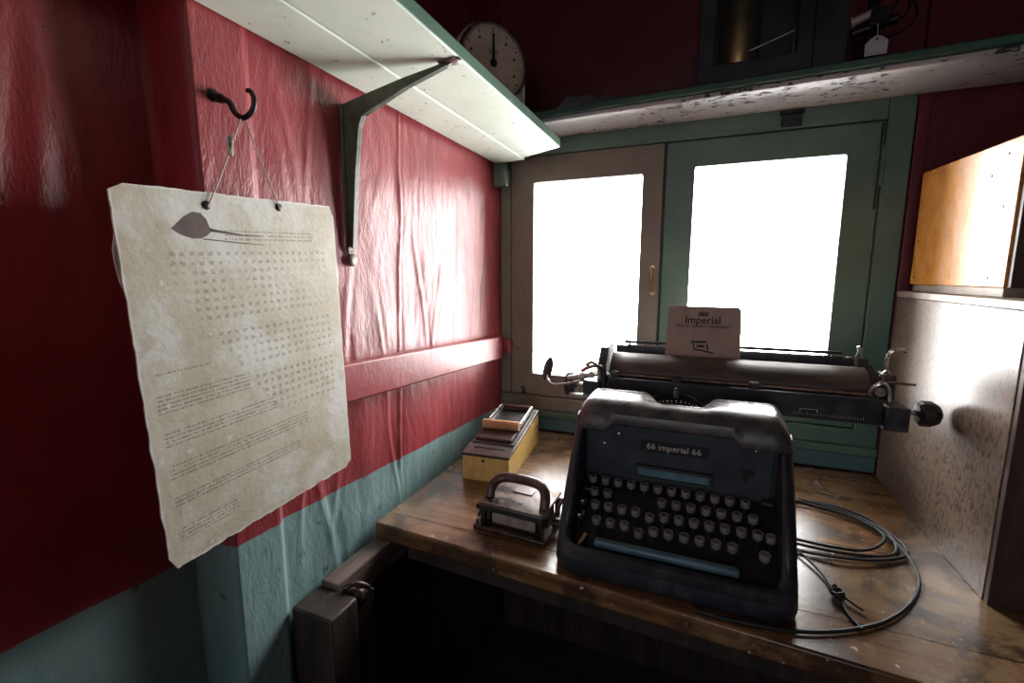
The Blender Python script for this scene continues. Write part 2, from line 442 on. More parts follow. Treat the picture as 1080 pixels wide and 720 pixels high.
# red batten along the left wall
mb = MB()
def bz(y): return 1.0585 - .0505*(y-1.0)
P = []
for y in samples([(.525,1.42,30)]):
    z0, z1 = bz(y)-.038, bz(y)+.038
    x1 = -.609 - (.010 if y > 1.40 else 0)
    P.append([mb.bm.verts.new(p) for p in ((-.648,y,z0),(x1,y,z0),(x1,y,z1),(-.648,y,z1))])
mb.loft(P)
struct(mb.build('trim_2', M['rail'], bevel=.004))
mb = MB(); mb.box((-.632,1.412,bz(1.4)-.022),(-.592,1.446,bz(1.4)+.022)); struct(mb.build('trim_3', M['rail'], bevel=.006, seg=3))

# ---- the window
win = bpy.data.objects.new('window_1', None); COL.objects.link(win); win['kind'] = 'structure'; ORG['window_1'] = V((0,0,0))
mb = MB(); mb.box((.402,BY-.006,.752),(.456,BY+.03,1.724)); mb.build('jamb', M['green'], win, bevel=.002)
mb = MB(); mb.box((-.638,BY-.002,.872),(-.601,BY+.03,1.724)); mb.build('jamb', M['olive'], win, bevel=.002)
mb = MB(); mb.box((-.60,BY-.008,1.659),(.401,BY+.03,1.724)); mb.build('lintel', M['green'], win, bevel=.002)
mb = MB(); mb.box((-.638,BY-.008,.822),(-.10,BY+.03,.868)); mb.build('sill_board', M['olive'], win, bevel=.003)
mb = MB(); mb.box((-.0995,BY-.008,.822),(.456,BY+.03,.868)); mb.build('sill_board', M['green'], win, bevel=.003)
mb = MB(); mb.box((-.638,BY-.014,.797),(.458,BY+.03,.8215)); mb.build('sill_ledge', M['green'], win, bevel=.003)
mb = MB(); mb.box((-.638,BY-.010,.753),(.457,BY+.03,.7965)); mb.build('apron_board', M['teal_board'], win, bevel=.002)
for nm, o, i in (('l', (-.600,-.1185,.870,1.6585), (-.522,-.178,.944,1.577)), ('r', (-.112,.401,.870,1.657), (-.034,.327,.944,1.585))):
    mb = MB(); mb.frame(o, i, BY, BY+.034)
    s = mb.build('sash', M['olive'] if nm == 'l' else M['green'], win, bevel=.0025)
    mb = MB(); mb.box((i[0]-.004,BY+.016,i[2]-.004),(i[1]+.004,BY+.019,i[3]+.004)); mb.build('pane', M['glass'], s)
    if nm == 'l':
        mb = MB(); mb.tube(spline([(-.139,BY+.002,1.300),(-.139,BY-.016,1.296),(-.136,BY-.022,1.265),(-.136,BY-.016,1.234),(-.136,BY+.002,1.229)],6), .004, 8)
        mb.lathe((-.139,BY+.001,1.302),(0,-1,0),[(0,.008),(.003,.007)],12); mb.lathe((-.136,BY+.001,1.227),(0,-1,0),[(0,.008),(.003,.007)],12)
        mb.build('pull_handle', M['brass'], s)
        mb = MB(); mb.tube(spline([(-.552,BY+.002,.876),(-.552,BY-.016,.878),(-.545,BY-.02,.892),(-.556,BY-.018,.898)],6), .0035, 8); mb.build('hook', M['iron'], s)
    else:
        mb = MB(); mb.box((.388,BY-.0035,1.50),(.401,BY+.001,1.60)); mb.cyl((.4015,BY-.005,1.50),(.4015,BY-.005,1.60),.0035,8); mb.build('hinge', M['green'], s)
        mb = MB(); mb.box((.392,BY-.004,1.445),(.396,BY+.001,1.652)); mb.build('hinge_strap', M['black_iron'], s)
mb = MB(); mb.frame((-.638,.4555,.80,1.7235),(-.575,.380,.905,1.625),BY+.0345,BY+.05); mb.build('stop_frame', M['black_iron'], win)
mb = MB(); mb.box((-.124,BY+.012,.870),(-.106,BY+.034,1.657)); mb.build('meeting_rail', M['black_iron'], win)
mb = MB(); mb.box((.172,BY-.016,1.664),(.218,BY-.007,1.694)); mb.box((.166,BY-.020,1.694),(.222,BY-.007,1.702)); mb.cyl((.19,BY-.016,1.675),(.19,BY-.024,1.675),.006,10); mb.cyl((.205,BY-.016,1.678),(.205,BY-.022,1.678),.004,10)
mb.build('catch', M['black_iron'], win, bevel=.001)

# ------------------------------------------------------------------ shelves
sh = thing('wall_shelf', 'pale green painted board shelf high on the red left wall', 'shelf', (-.52,.5,1.632))
mb = MB(); mb.prism([(-.3895,-.25,1.632),(-.3835,1.284,1.632),(-.520,1.352,1.632),(-.5205,-.25,1.632)], (0,0,.024))
for f in mb.bm.faces:
    c = f.calc_center_median()
    if c.x > -.40: f.material_index = 1
mb.build('front_plank', [M['shelf_pale'], M['shelf_edge']], sh, bevel=.003)
mb = MB(); mb.prism([(-.5225,-.25,1.631),(-.5225,1.372,1.631),(-.628,1.386,1.631),(-.628,-.25,1.631)], (0,0,.023))
mb.build('rear_plank', M['shelf_pale'], sh, bevel=.003)
mb = MB()
mb.box((-.634,1.380,1.561),(-.590,1.400,1.630)); mb.box((-.600,1.372,1.563),(-.588,1.402,1.612))
tag(mb.build('shelf_cleat', M['green'], bevel=.002), 'small green block under the far end of the pale green shelf, in the corner', 'cleat')

bs = thing('wall_shelf', 'long shelf above the window with green front edge and peeling grey underside', 'shelf', (0,1.35,1.705))
mb = MB()
mb.prism([(-.63,1.300,1.7055),(-.63,1.44,1.7055),(1.55,1.44,1.7055),(1.55,1.195,1.7055)], (0,0,.012))
mb.build('underside_board', M['peel'], bs, bevel=.004)
mb = MB(); mb.prism([(-.63,1.290,1.7175),(-.63,1.44,1.7175),(1.55,1.44,1.7175),(1.55,1.180,1.7175)], (0,0,.016))
mb.build('front_edge', M['green_dark'], bs, bevel=.003)

# cast bracket under the left shelf
br = thing('shelf_bracket', 'olive green iron bracket on the red wall holding the pale green shelf', 'bracket', (-.635,.715,1.46))
mb = MB()
web = [(-.634,1.335),(-.624,1.331),(-.611,1.46),(-.597,1.550),(-.588,1.568),(-.560,1.578),(-.49,1.603),(-.410,1.624),(-.396,1.6305),(-.415,1.6305),(-.50,1.619),(-.585,1.604),(-.634,1.594)]
mb.prism([(x,.711,z) for x, z in web], (0,.007,0))
# flanges
pts = [(-.6235,1.331),(-.611,1.46),(-.597,1.550),(-.588,1.568),(-.560,1.578),(-.49,1.603),(-.410,1.624)]
for (xa, za), (xb, zb) in zip(pts, pts[1:]):
    d = V((xb-xa,0,zb-za)).normalized(); nrm = V((-d.z,0,d.x))*.003
    q = [V((xa,.7085,za)),V((xb,.7085,zb)),V((xb,.7085,zb))+nrm,V((xa,.7085,za))+nrm]
    mb.prism(q, (0,.012,0))
mb.box((-.637,.705,1.325),(-.632,.724,1.594)); mb.box((-.425,.705,1.6285),(-.388,.725,1.632))
mb.build('cast_arm', M['bracket'], br, bevel=.0012)
mb = MB(); mb.lathe((-.636,.717,1.309),(1,0,0),[(0,.0125),(.004,.0125),(.0065,.009),(.0075,.0035)],18); mb.build('wall_screw', M['steel'], br)
mb = MB(); mb.box((-.637,.708,1.305),(-.634,.724,1.335)); mb.build('wall_lug', M['bracket'], br, bevel=.001)
mb = MB(); mb.lathe((-.396,.715,1.632),(0,0,-1),[(0,.012),(.003,.011),(.005,.006)],16); mb.build('shelf_screw', M['steel'], br)

# ------------------------------------------------------------------ hook, string and card
mb = MB()
mb.lathe((-.634,.459,1.522),(1,0,-.28),[(0,.010),(.004,.010),(.006,.006),(.018,.0065),(.024,.0045)],14)
pts = spline([(-.614,.459,1.517),(-.600,.459,1.509),(-.592,.459,1.496),(-.577,.459,1.4875),(-.560,.459,1.494),(-.5545,.459,1.507),(-.5595,.459,1.518),(-.566,.459,1.520)],8)
mb.tube(pts, [.0042-.0012*i/(len(pts)-1) for i in range(len(pts))], 10)
tag(mb.build('wall_hook', M['black_iron']), 'black screw hook in the red wall post above the printed card', 'hook')

ang = math.radians(2.9)
card = thing('printed_card', 'thick yellowed printed card with worn white edges, hung on the red wall', 'card', (0,0,0), rot=(0,0,0))
rotm = Matrix.Rotation(ang, 4, 'X') @ Matrix.Rotation(PI/2, 4, 'Z')
tilt = Matrix.Rotation(math.radians(-1.2), 4, 'Y')
card.matrix_world = Matrix.Translation((-.597,.322,.910)) @ rotm @ Matrix.Rotation(math.radians(1.4), 4, 'X')
def ragged(W, H, seed, amp, x0=0, z0=0, n=46):
    rnd = random.Random(seed); out = []
    def j(i, k): return amp*(mnoise.noise(V((i*.35, k*7.3, seed)))*1.3 + rnd.uniform(-.35,.35))
    r = .008
    for i in range(n): out.append((x0+r+(W-2*r)*i/n, z0+j(i,0)*1.6))
    for i in range(n): out.append((x0+W+j(i,1)*.6, z0+r+(H-2*r)*i/n))
    for i in range(n): out.append((x0+W-r-(W-2*r)*i/n, z0+H+j(i,2)*.6))
    for i in range(n): out.append((x0+j(i,3), z0+H-r-(H-2*r)*i/n))
    return out
mb = MB(); poly = ragged(CW, CH, 3, .0014)
mb.prism([(x,-.0012,z) for x, z in poly], (0,.0024,0))
o = mb.build('front_sheet', [M['card'], M['card_edge']], card, local=True, smooth=0)
for p in o.data.polygons:
    if abs(p.normal.y) < .5: p.material_index = 1
mb = MB(); poly = [(x - .011*max(0, 1-((z-.385)/.045)**2)*(x < .1), z) for x, z in ragged(CW*.95, CH*.94, 9, .0012, .007, .012)]
mb.prism([(x,.0014,z) for x, z in poly], (0,.0028,0)); mb.build('backing_sheet', M['card_edge'], card, local=True, smooth=0)
h1 = V((.104,0,CH-.016)); h2 = V((.213,0,CH-.010))
for h in (h1, h2):
    mb = MB(); mb.lathe(h+V((0,-.0011,0)),(0,-1,0),[(0,.0058),(.0012,.0055),(.0018,.0042),(.0018,.0005)],16); mb.build('eyelet', M['black_iron'], card, local=True)
inv = card.matrix_world.inverted()
top = inv @ V((-.577,.459,1.4860))
mb = MB()
kn = h1.lerp(top, .62)
a1 = h1 + V((0,-.003,-.002)); a2 = h2 + V((0,-.003,-.002))
mb.tube([a1, a1.lerp(top,.3)+V((.0006,0,0)), kn], .0011, 6)
mb.tube([kn, top+V((-.001,.002,.003)), top+V((.0015,0,.003)), a2.lerp(top,.5), a2], .0011, 6)
for k in range(4): mb.tube([kn+V((.0032*math.cos(t)+ (k-1.5)*.0004, -.002+.0032*math.sin(t)*.6, .012*math.sin(t+k*.5)+.006)) for t in [2*PI*i/12 for i in range(12)]], .0013, 6, closed=True)
mb.tube([kn+V((0,0,.01)), kn+V((.004,-.003,.022)), kn+V((.007,-.003,.014))], .001, 6)
mb.build('hanging_string', M['string'], card, local=True)
# leaf-shaped brown stain with its long tail
mb = MB()
def cardpt(u, v): return ((u-.035)*CW, -.0016, (v+.006)*CH)
leaf = [(.215,.905),(.235,.917),(.265,.936),(.300,.950),(.330,.948),(.350,.932),(.358,.912),(.400,.899),(.362,.900),(.345,.890),(.32,.882),(.29,.881),(.255,.888),(.23,.897)]
mb.prism([cardpt(u, v-.010) for u, v in leaf], (0,.0004,0))
mb.prism([cardpt(.36,.899),cardpt(.50,.8855),cardpt(.58,.8825),cardpt(.58,.8805),cardpt(.48,.882),cardpt(.36,.891)], (0,.0004,0))
mb.prism([cardpt(.33,.872),cardpt(.50,.862),cardpt(.60,.857),cardpt(.60,.8555),cardpt(.48,.860),cardpt(.33,.869)], (0,.0004,0))
mb.build('stain', M['stain'], card, local=True, smooth=0)

# ------------------------------------------------------------------ table
tb = thing('work_table', 'worn varnished wooden table built in under the window', 'table', (0,1.05,.715))
mb = MB(); mb.prism([(-.626,.737,.714),(1.3,.640,.714),(1.3,1.436,.714),(-.626,1.436,.714)], (0,0,.036))
mb.build('tabletop', M['table'], tb, bevel=.004)
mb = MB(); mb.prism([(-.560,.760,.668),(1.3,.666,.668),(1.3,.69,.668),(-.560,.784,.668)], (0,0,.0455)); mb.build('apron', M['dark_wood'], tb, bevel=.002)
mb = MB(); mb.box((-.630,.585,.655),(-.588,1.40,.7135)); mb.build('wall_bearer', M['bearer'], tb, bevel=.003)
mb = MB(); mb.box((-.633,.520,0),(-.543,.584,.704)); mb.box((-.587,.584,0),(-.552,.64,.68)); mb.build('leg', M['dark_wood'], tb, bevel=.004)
mb = MB()
mb.cyl((-.586,.60,.695),(-.555,.60,.695),.009,8); mb.lathe((-.556,.60,.695),(1,0,0),[(0,.014),(.008,.014),(.012,.008)],6)
mb.tube(spline([(-.58,.585,.708),(-.562,.60,.715),(-.548,.615,.704),(-.545,.62,.690),(-.552,.612,.680)],5), .005, 8)
mb.box((-.560,.612,.682),(-.545,.632,.690)); mb.build('rusty_bolt', M['iron'], tb, bevel=.001)
mb = MB(); mb.box((-.634,.66,.0),(-.622,1.40,.654)); mb.build('side_panel', M['dark_wood'], tb)  # dark board added over the wall to blacken the space under the table
mb = MB(); mb.box((-.61,1.405,0),(1.3,1.42,.713)); mb.build('dark_back_filler', M['dark_wood'], tb)  # second added board, keeps the void below the tabletop black
mb = MB(); mb.box((1.18,.70,0),(1.25,.77,.714)); mb.build('leg', M['dark_wood'], tb, bevel=.004)

# ------------------------------------------------------------------ crate and orange box
cr = thing('wooden_crate', 'large grey speckled board crate standing on the table at right', 'crate', (.66,1.17,.75))
mb = MB(); mb.box((.462,.925,.7502),(.474,1.425,1.226)); mb.build('side_panel', M['crate'], cr, bevel=.001)
mb = MB(); mb.box((.4615,.918,1.2265),(.90,1.430,1.241)); mb.build('top_board', M['crate_edge'], cr, bevel=.0015)
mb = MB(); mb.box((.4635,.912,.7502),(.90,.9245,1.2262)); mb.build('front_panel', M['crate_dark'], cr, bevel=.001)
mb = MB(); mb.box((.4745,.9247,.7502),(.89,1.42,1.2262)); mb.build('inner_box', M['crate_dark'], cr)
ob_ = thing('orange_box', 'glossy orange varnished box on top of the speckled crate', 'box', (.66,1.25,1.241))
mb = MB(); mb.box((.484,1.080,1.2412),(.86,1.412,1.258)); mb.build('plinth', M['crate_edge'], ob_, bevel=.001)
mb = MB(); mb.hexa([(.479,1.0715,1.2582),(.86,1.0715,1.2582),(.86,1.418,1.2582),(.479,1.418,1.2582),(.479,1.0715,1.513),(.86,1.0715,1.513),(.86,1.418,1.519),(.479,1.418,1.519)])
mb.build('body', M['orange'], ob_, bevel=.0015)
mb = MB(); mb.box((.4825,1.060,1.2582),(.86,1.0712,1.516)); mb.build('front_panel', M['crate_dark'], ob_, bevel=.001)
for y, z in ((1.11,1.49),(1.105,1.40),(1.12,1.275),(1.40,1.36),(1.40,1.275),(1.15,1.46)):
    mb = MB(); mb.lathe((.4795,y,z),(-1,0,0),[(0,.0035),(.001,.003),(.0016,.001)],10); mb.build('nail', M['black_iron'], ob_)

cr.location.x -= .006
ob_.rotation_euler = (0, 0, math.radians(2.5))
# ------------------------------------------------------------------ typewriter
TX0, TX1 = -.217, .160
tw = thing('typewriter', 'old black typewriter with a long carriage on the wooden table', 'typewriter', (-.03,.95,.75))
hy = [.728,.745,.765,.80,.84,.875,1.0,1.2]; hz = [.796,.803,.824,.885,.945,.985,.985,.985]
path = []
R_ = .040; yf = .735
path += [((TX0, y), (-1,0)) for y in samples([(1.185,.875,6),(.875,yf+R_,18)])]
for k in range(1, 9):
    a = PI + (PI/2)*k/8
    path.append(((TX0+R_+R_*math.cos(a), yf+R_+R_*math.sin(a)), (math.cos(a), math.sin(a))))
path += [((x, yf), (0,-1)) for x in samples([(TX0+R_+.02, TX1-R_-.02, 10)])]
for k in range(0, 9):
    a = 1.5*PI + (PI/2)*k/8
    path.append(((TX1-R_+R_*math.cos(a), yf+R_+R_*math.sin(a)), (math.cos(a), math.sin(a))))
path += [((TX1, y), (1,0)) for y in samples([(yf+R_+.002,.875,18),(.875,1.185,6)])]
mb = MB(); rows = []
for (x, y), n in path:
    h = lerp(y, hy, hz)
    fl = .008*max(0, min(1, (.90-y)/.15))
    sec = [(-.002,.7505),(fl,.756),(fl+.002,.765),(fl, .775+(h-.775)*.35),(.002+fl*.3, h-.014),(-.001,h-.005),(-.006,h),(-.012,h),(-.017,h-.005),(-.018,h-.014),(-.019,.7515)]
    rows.append([mb.bm.verts.new((x+n[0]*d, y+n[1]*d, z)) for d, z in sec])
mb.loft(rows)
mb.build('body_frame', M['enamel'], tw, smooth=50)
mb = MB(); mb.box((TX0+.004,1.180,.752),(TX1-.004,1.19,.985)); mb.box((TX0+.02,.90,.90),(TX1-.02,1.18,.975)); mb.box((TX0+.02,.94,.752),(TX1-.02,1.18,.90))
mb.build('rear_casing', M['enamel'], tw, bevel=.002)
# hood
mb = MB(); rows = []
for x in samples([(TX0-.002, TX0+.03, 12),(TX0+.03, TX1-.03, 60),(TX1-.03, TX1+.002, 12)]):
    c = (TX0+TX1)/2; hw = (TX1-TX0)/2+.002; e = abs(x-c); r = .030
    k = 1.0
    if e > hw-r: k = math.sqrt(max(0, 1-((e-hw+r)/r)**2))
    def dipf(a0, a1, b0, b1):
        def sst(t): t = max(0, min(1, t)); return t*t*(3-2*t)
        return sst((x-a0)/(a1-a0))*sst((b1-x)/(b1-b0))
    dip = dipf(-.098,-.060,.010,.046)
    lip = max(0,min(1,(x+.158)/.012))*max(0,min(1,(.082-x)/.012))
    zl = .976 + .016*lip
    yr = .972 - .052*dip; ztop = 1.033 - .008*dip
    prof = [(.869,zl),(.8675,zl+.004),(.869,zl+.018),(.873,1.009),(.882,1.021),(.897,1.0295),(.918,ztop-.001),((.918+yr)/2,ztop),(yr,ztop),(yr+.004,ztop-.003),(yr+.005,ztop-.02)]
    row = []
    for y, z in prof:
        zz = zl + (z-zl)*k if z > zl+.003 else z
        yy = y + (1-k)*.010*(1 if y < .90 else -1)
        row.append(mb.bm.verts.new((x, yy, zz)))
    rows.append(row)
mb.loft(rows, cap=False, closed=False)
o = mb.build('hood', M['hood'], tw, solid=.0025, smooth=60)
mb = MB(); mb.box((TX0+.006,.90,.955),(TX1-.006,.955,1.005)); mb.build('hood_support', M['bed'], tw)
for s, xx in ((-1, TX0-.0005), (1, TX1+.0005)):
    mb = MB(); mb.prism([(xx,.871,.977),(xx,.872,1.000),(xx,.884,1.004),(xx,.97,1.006),(xx,.985,.977)], (-s*.004,0,0)); mb.build('hood_cheek', M['hood'], tw, bevel=.001)
# front plate
def plate_pt(x, z, off=0): return (x, .889 - (z-.88)*.045 - off, z)
mb = MB(); mb.prism([plate_pt(-.200,.872),plate_pt(.143,.872),plate_pt(.143,.996),plate_pt(-.200,.996)], (0,.004,0)); mb.build('front_plate', M['plate'], tw, bevel=.001)
mb = MB(); mb.prism([plate_pt(.135,.872,.003),plate_pt(.143,.872,.006),plate_pt(.143,.975,.006),plate_pt(.135,.975,.003)], (0,.004,0)); mb.build('front_plate_edge', M['enamel'], tw)
for x, z in ((-.135,.968),(-.163,.944),(.108,.968)):
    mb = MB(); mb.lathe(plate_pt(x, z),(0,-1,0),[(0,.0032),(.0014,.0026),(.002,.0008)],12); mb.build('rivet', M['silver'], tw)
mb = MB(); mb.prism([plate_pt(-.093,.9395,.0012),plate_pt(.030,.9395,.0012),plate_pt(.030,.9625,.0012),plate_pt(-.093,.9625,.0012)], (0,.0012,0)); np_ = mb.build('name_plate', M['bed'], tw)
text_mesh('66 imperial 66', .0165, M['ivory'], np_, plate_pt(-.0315,.951,.0016), (1,0,0), (0,0,1), 'lettering', .0003, 1.04, .0002)
mb = MB(); mb.prism([plate_pt(x_, z_, .0008) for x_, z_ in ((.090,.909),(.097,.906),(.099,.915),(.107,.919),(.110,.927),(.103,.9335),(.094,.931),(.086,.935),(.081,.929),(.088,.922))], (0,.0006,0)); mb.build('worn_emblem', M['bed'], tw, smooth=0)
mb = MB(); mb.frame((-.101,.040,.885,.912), (-.096,.034,.889,.9065), .878, .890); mb.build('ribbon_panel_frame', M['black_trim'], tw, bevel=.001)
mb = MB(); mb.prism([(-.096,.886,.889),(.034,.886,.889),(.034,.8845,.9065),(-.096,.8845,.9065)], (0,.003,0)); mb.build('ribbon_panel', M['space'], tw)  # its glossy highlight is carried by the blue sheen colour
# key well
mb = MB(); mb.prism([(-.198,.760,.770),(-.198,.80,.798),(-.198,.885,.858),(-.198,.93,.880),(-.198,.93,.755),(-.198,.76,.755)], (.341,0,0)); mb.build('key_well', M['bed'], tw)
for i in range(9):
    mb = MB(); mb.box((-.165+i*.034,.756,.778+.002*(i%2)),(-.161+i*.034,.80,.782+.002*(i%2))); mb.build('key_lever', M['black_trim'], tw)
kd = V((0,-.06,1)).normalized()
def key(x, y, z, ch, r=.0086, ring=False):
    mb = MB(); p = V((x, y, z))
    mb.lathe(p - kd*.011, kd, [(-.002,r*.80),(-.0005,r*.93),(.006,r*.97),(.0098,r),(.011,r*.94),(.0108,r*.80),(.0102,0)], 18)
    mb.mi = 1; mb.cyl(p - kd*.034, p - kd*.010, .0022, 6)
    k = mb.build('key', [M['silver'] if ring else M['keycap'], M['black_trim']], tw, smooth=50)
    if ch: text_mesh(ch, .0105, M['ink'], k, p - kd*.0006, (1,0,0), V((0,1,.06)), 'legend', .0004, 1.0, .0002)
    if ring:
        mb = MB(); mb.lathe(p - kd*.0012, kd, [(0,r*.76),(.0012,r*.74)], 16); mb.build('key_top', M['bed'], k)
rowsK = [(.875,.8765,-.1815,'234567890-=½'),(.850,.862,-.1725,'QW...TYUIOP¼'.replace('...','   ')),(.8235,.848,-.1655,'ASDFGHJKL;:@'),(.7985,.8305,-.1570,'ZXCVBNM,./')]
for ri, (y, z, x0, s) in enumerate(rowsK):
    pit = (.0252,.0254,.0253,.0256)[ri]
    for i, ch in enumerate(s):
        if ch == ' ': continue
        zz = z
        if ri == 3 and i == 3: zz = z-.009
        if ri == 2 and i == 4: zz = z-.006
        key(x0+i*pit, y, zz, ch)
key(-.190,.800,.834,'',.0095,True); key(-.190,.824,.850,'',.0085,True)
key(.132,.8235,.846,'',.008); key(.122,.7985,.826,'',.009)
for a_, b_ in (((-.196,.846,.856),(-.178,.856,.862)), ((.120,.868,.876),(.140,.878,.882)), ((-.194,.872,.874),(-.182,.880,.879))):
    mb = MB(); mb.box(a_, b_); mb.build('side_tab', M['iron'], tw, bevel=.001)
mb = MB(); mb.box((-.154,.762,.791),(.084,.779,.8045)); mb.build('space_bar', M['space'], tw, bevel=.004, seg=3)
for a_, b_ in (((-.135,.766,.76),(-.128,.774,.792)), ((.055,.766,.76),(.062,.774,.792))):
    mb = MB(); mb.box(a_, b_); mb.build('space_bar_arm', M['black_trim'], tw)
mb = MB(); mb.tube([(-.190,.760,.776),(-.182,.772,.788),(-.175,.790,.798)], .0035, 8); mb.build('brown_lever', M['roller'], tw)
# carriage
mb = MB(); mb.box((-.196,1.082,.984),(.346,1.098,1.036)); mb.build('carriage_front_rail', M['enamel'], tw, bevel=.002)
mb = MB()
for i in range(26):
    hgt = .006 if i % 5 == 0 else .0035
    mb.box((.195+i*.0048,1.0812,.992),(.1958+i*.0048,1.0822,.992+hgt))
mb.box((.205,1.0812,1.004),(.237,1.0822,1.0052)); mb.box((.205,1.0812,.9975),(.2065,1.0822,1.004)); mb.box((.2355,1.0812,.9975),(.237,1.0822,1.004))
mb.build('tab_scale', M['ivory'], tw)
mb = MB(); mb.box((.3465,1.070,.978),(.386,1.150,1.026)); mb.build('carriage_end_cap', M['enamel'], tw, bevel=.003)
mb = MB(); mb.lathe((-.215,1.128,1.008),(1,0,0),[(0,.026),(.555,.026)],32); mb.build('platen', M['black'], tw)
mb = MB(); rows = []
for x in samples([(-.198,.332,8)]):
    rows.append([mb.bm.verts.new((x, y, z)) for y, z in ((1.108,1.040),(1.113,1.052),(1.124,1.065),(1.140,1.0755),(1.158,1.081),(1.176,1.082),(1.184,1.076),(1.185,1.04))])
mb.loft(rows, cap=False, closed=False); mb.build('paper_table', M['papertable'], tw, solid=.002, smooth=60)
mb = MB(); mb.cyl((-.195,1.101,1.041),(.330,1.101,1.041),.0026,10); mb.build('paper_bail', M['bail'], tw)
for x in (-.181,-.040,.119):
    mb = MB(); mb.box((x-.011,1.0925,1.030),(x+.011,1.106,1.046)); mb.cyl((x-.010,1.1005,1.044),(x+.010,1.1005,1.044),.0055,12); mb.build('bail_roller', M['black_trim'], tw, bevel=.002)
mb = MB(); mb.box((-.200,1.212,1.02),(.352,1.218,1.097)); mb.build('rear_paper_support', M['enamel'], tw, bevel=.002)
mb = MB(); mb.cyl((-.178,1.212,1.107),(.300,1.212,1.107),.0038,10)
for x in (-.165,.05,.285): mb.cyl((x,1.214,1.09),(x,1.212,1.107),.003,8)
mb.build('paper_rest_bar', M['black_trim'], tw)
mb = MB(); mb.cyl((-.170,1.2105,1.0985),(.34,1.2105,1.0985),.0017,8); mb.build('support_edge', M['silver'], tw)
mb = MB(); mb.prism([(-.226,1.10,1.03),(-.226,1.10,1.062),(-.226,1.135,1.10),(-.226,1.215,1.108),(-.226,1.215,.985),(-.226,1.10,.985)], (.022,0,0)); mb.build('carriage_end_plate', M['enamel'], tw, bevel=.003)
mb = MB(); mb.prism([(.345,1.155,.99),(.345,1.155,1.05),(.345,1.215,1.085),(.345,1.215,.985)], (.016,0,0)); mb.build('carriage_end_plate', M['enamel'], tw, bevel=.003)
# left side mechanism
mb = MB(); mb.lathe((-.312,1.125,1.002),(1,0,0),[(0,.020),(.003,.028),(.008,.031),(.022,.031),(.028,.027),(.030,.012)],24); mb.build('platen_knob', M['black'], tw)
mb = MB(); mb.cyl((-.285,1.125,1.002),(-.215,1.125,1.002),.006,12); mb.cyl((-.262,1.125,1.002),(-.248,1.125,1.002),.017,16); mb.build('platen_shaft', M['silver'], tw)
mb = MB(); mb.box((-.258,1.085,.990),(-.216,1.115,1.022)); mb.build('ratchet_box', M['enamel'], tw, bevel=.002)
mb = MB()
mb.cyl((-.300,1.10,1.020),(-.222,1.10,1.040),.007,12); mb.lathe((-.268,1.10,1.028),(1,0,.15),[(0,.011),(.012,.011)],14)
mb.tube(spline([(-.262,1.09,1.045),(-.240,1.085,1.058),(-.220,1.088,1.060),(-.212,1.10,1.050)],5), .005, 8)
mb.tube(spline([(-.250,1.085,1.062),(-.235,1.08,1.070),(-.222,1.085,1.060),(-.215,1.085,1.030)],5), .004, 8)
mb.box((-.290,1.075,.982),(-.235,1.09,.989)); mb.lathe((-.235,1.078,1.040),(0,-1,0),[(0,.009),(.004,.008)],12)
mb.build('line_space_gear', M['silver'], tw)
mb = MB(); mb.tube(spline([(-.262,1.082,1.022),(-.300,1.076,1.012),(-.332,1.076,1.008),(-.345,1.078,1.016),(-.348,1.08,1.03)],6), [.0035]*6+[.003]*19, 8)
lv = mb.build('return_lever', M['silver'], tw)
mb = MB(); c = V((-.3465,1.08,1.046)); u = V((.22,0,.97)).normalized(); v = V((.80,.58,-.18)).normalized(); nn = u.cross(v).normalized()
rg = []
for d, k in ((-.0028,.75),(-.001,1),(.001,1),(.0028,.75)):
    rg.append([mb.bm.verts.new(c+nn*d+u*(.031*k*math.cos(t))+v*(.0125*k*math.sin(t))) for t in [2*PI*i/22 for i in range(22)]])
mb.loft(rg); mb.build('lever_paddle', M['steel'], lv)
# right side mechanism
mb = MB(); mb.cyl((.385,1.11,1.010),(.408,1.11,1.010),.0055,12); mb.build('platen_shaft', M['silver'], tw)
mb = MB(); mb.lathe((.406,1.11,1.010),(1,0,0),[(0,.010),(.002,.019),(.008,.0255),(.024,.0255),(.034,.020),(.039,.012),(.040,.004)],10); mb.build('platen_knob', M['black'], tw, smooth=20)
mb = MB(); mb.tube(spline([(.326,1.10,1.045),(.334,1.095,1.062),(.346,1.095,1.066),(.356,1.10,1.052),(.360,1.10,1.030)],6), .0042, 8); mb.lathe((.340,1.094,1.050),(0,-1,0),[(0,.009),(.005,.009)],14); mb.build('bail_lever', M['silver'], tw)
mb = MB(); mb.tube(spline([(.355,1.15,1.05),(.352,1.13,1.075),(.358,1.12,1.088)],5), .005, 8); mb.tube([(.345,1.12,1.066),(.405,1.12,1.064)], .0026, 8); mb.lathe((.350,1.118,1.074),(1,0,.3),[(0,.009),(.016,.006)],12); mb.build('release_lever', M['steel'], tw)
mb = MB(); mb.tube(spline([(.322,1.19,1.075),(.320,1.185,1.10),(.324,1.18,1.118),(.320,1.18,1.128)],5), .004, 8); mb.tube(spline([(.372,1.17,1.06),(.368,1.165,1.10),(.372,1.16,1.122),(.386,1.16,1.128),(.398,1.16,1.125)],5), .0045, 8); mb.build('paper_release', M['silver'], tw)
mb = MB(); mb.box((.363,1.15,1.02),(.384,1.20,1.075)); mb.build('carriage_side_gear', M['black_trim'], tw, bevel=.003)
mb = MB(); mb.box((-.044,1.065,1.005),(-.034,1.073,1.022)); mb.cyl((-.039,1.069,1.020),(-.039,1.069,1.028),.004,10); mb.build('type_guide', M['silver'], tw, bevel=.001)
mb = MB(); mb.tube(spline([(-.10,1.05,1.0),(-.06,1.068,1.012),(-.02,1.07,1.014),(.02,1.05,1.0)],5), .003, 6)
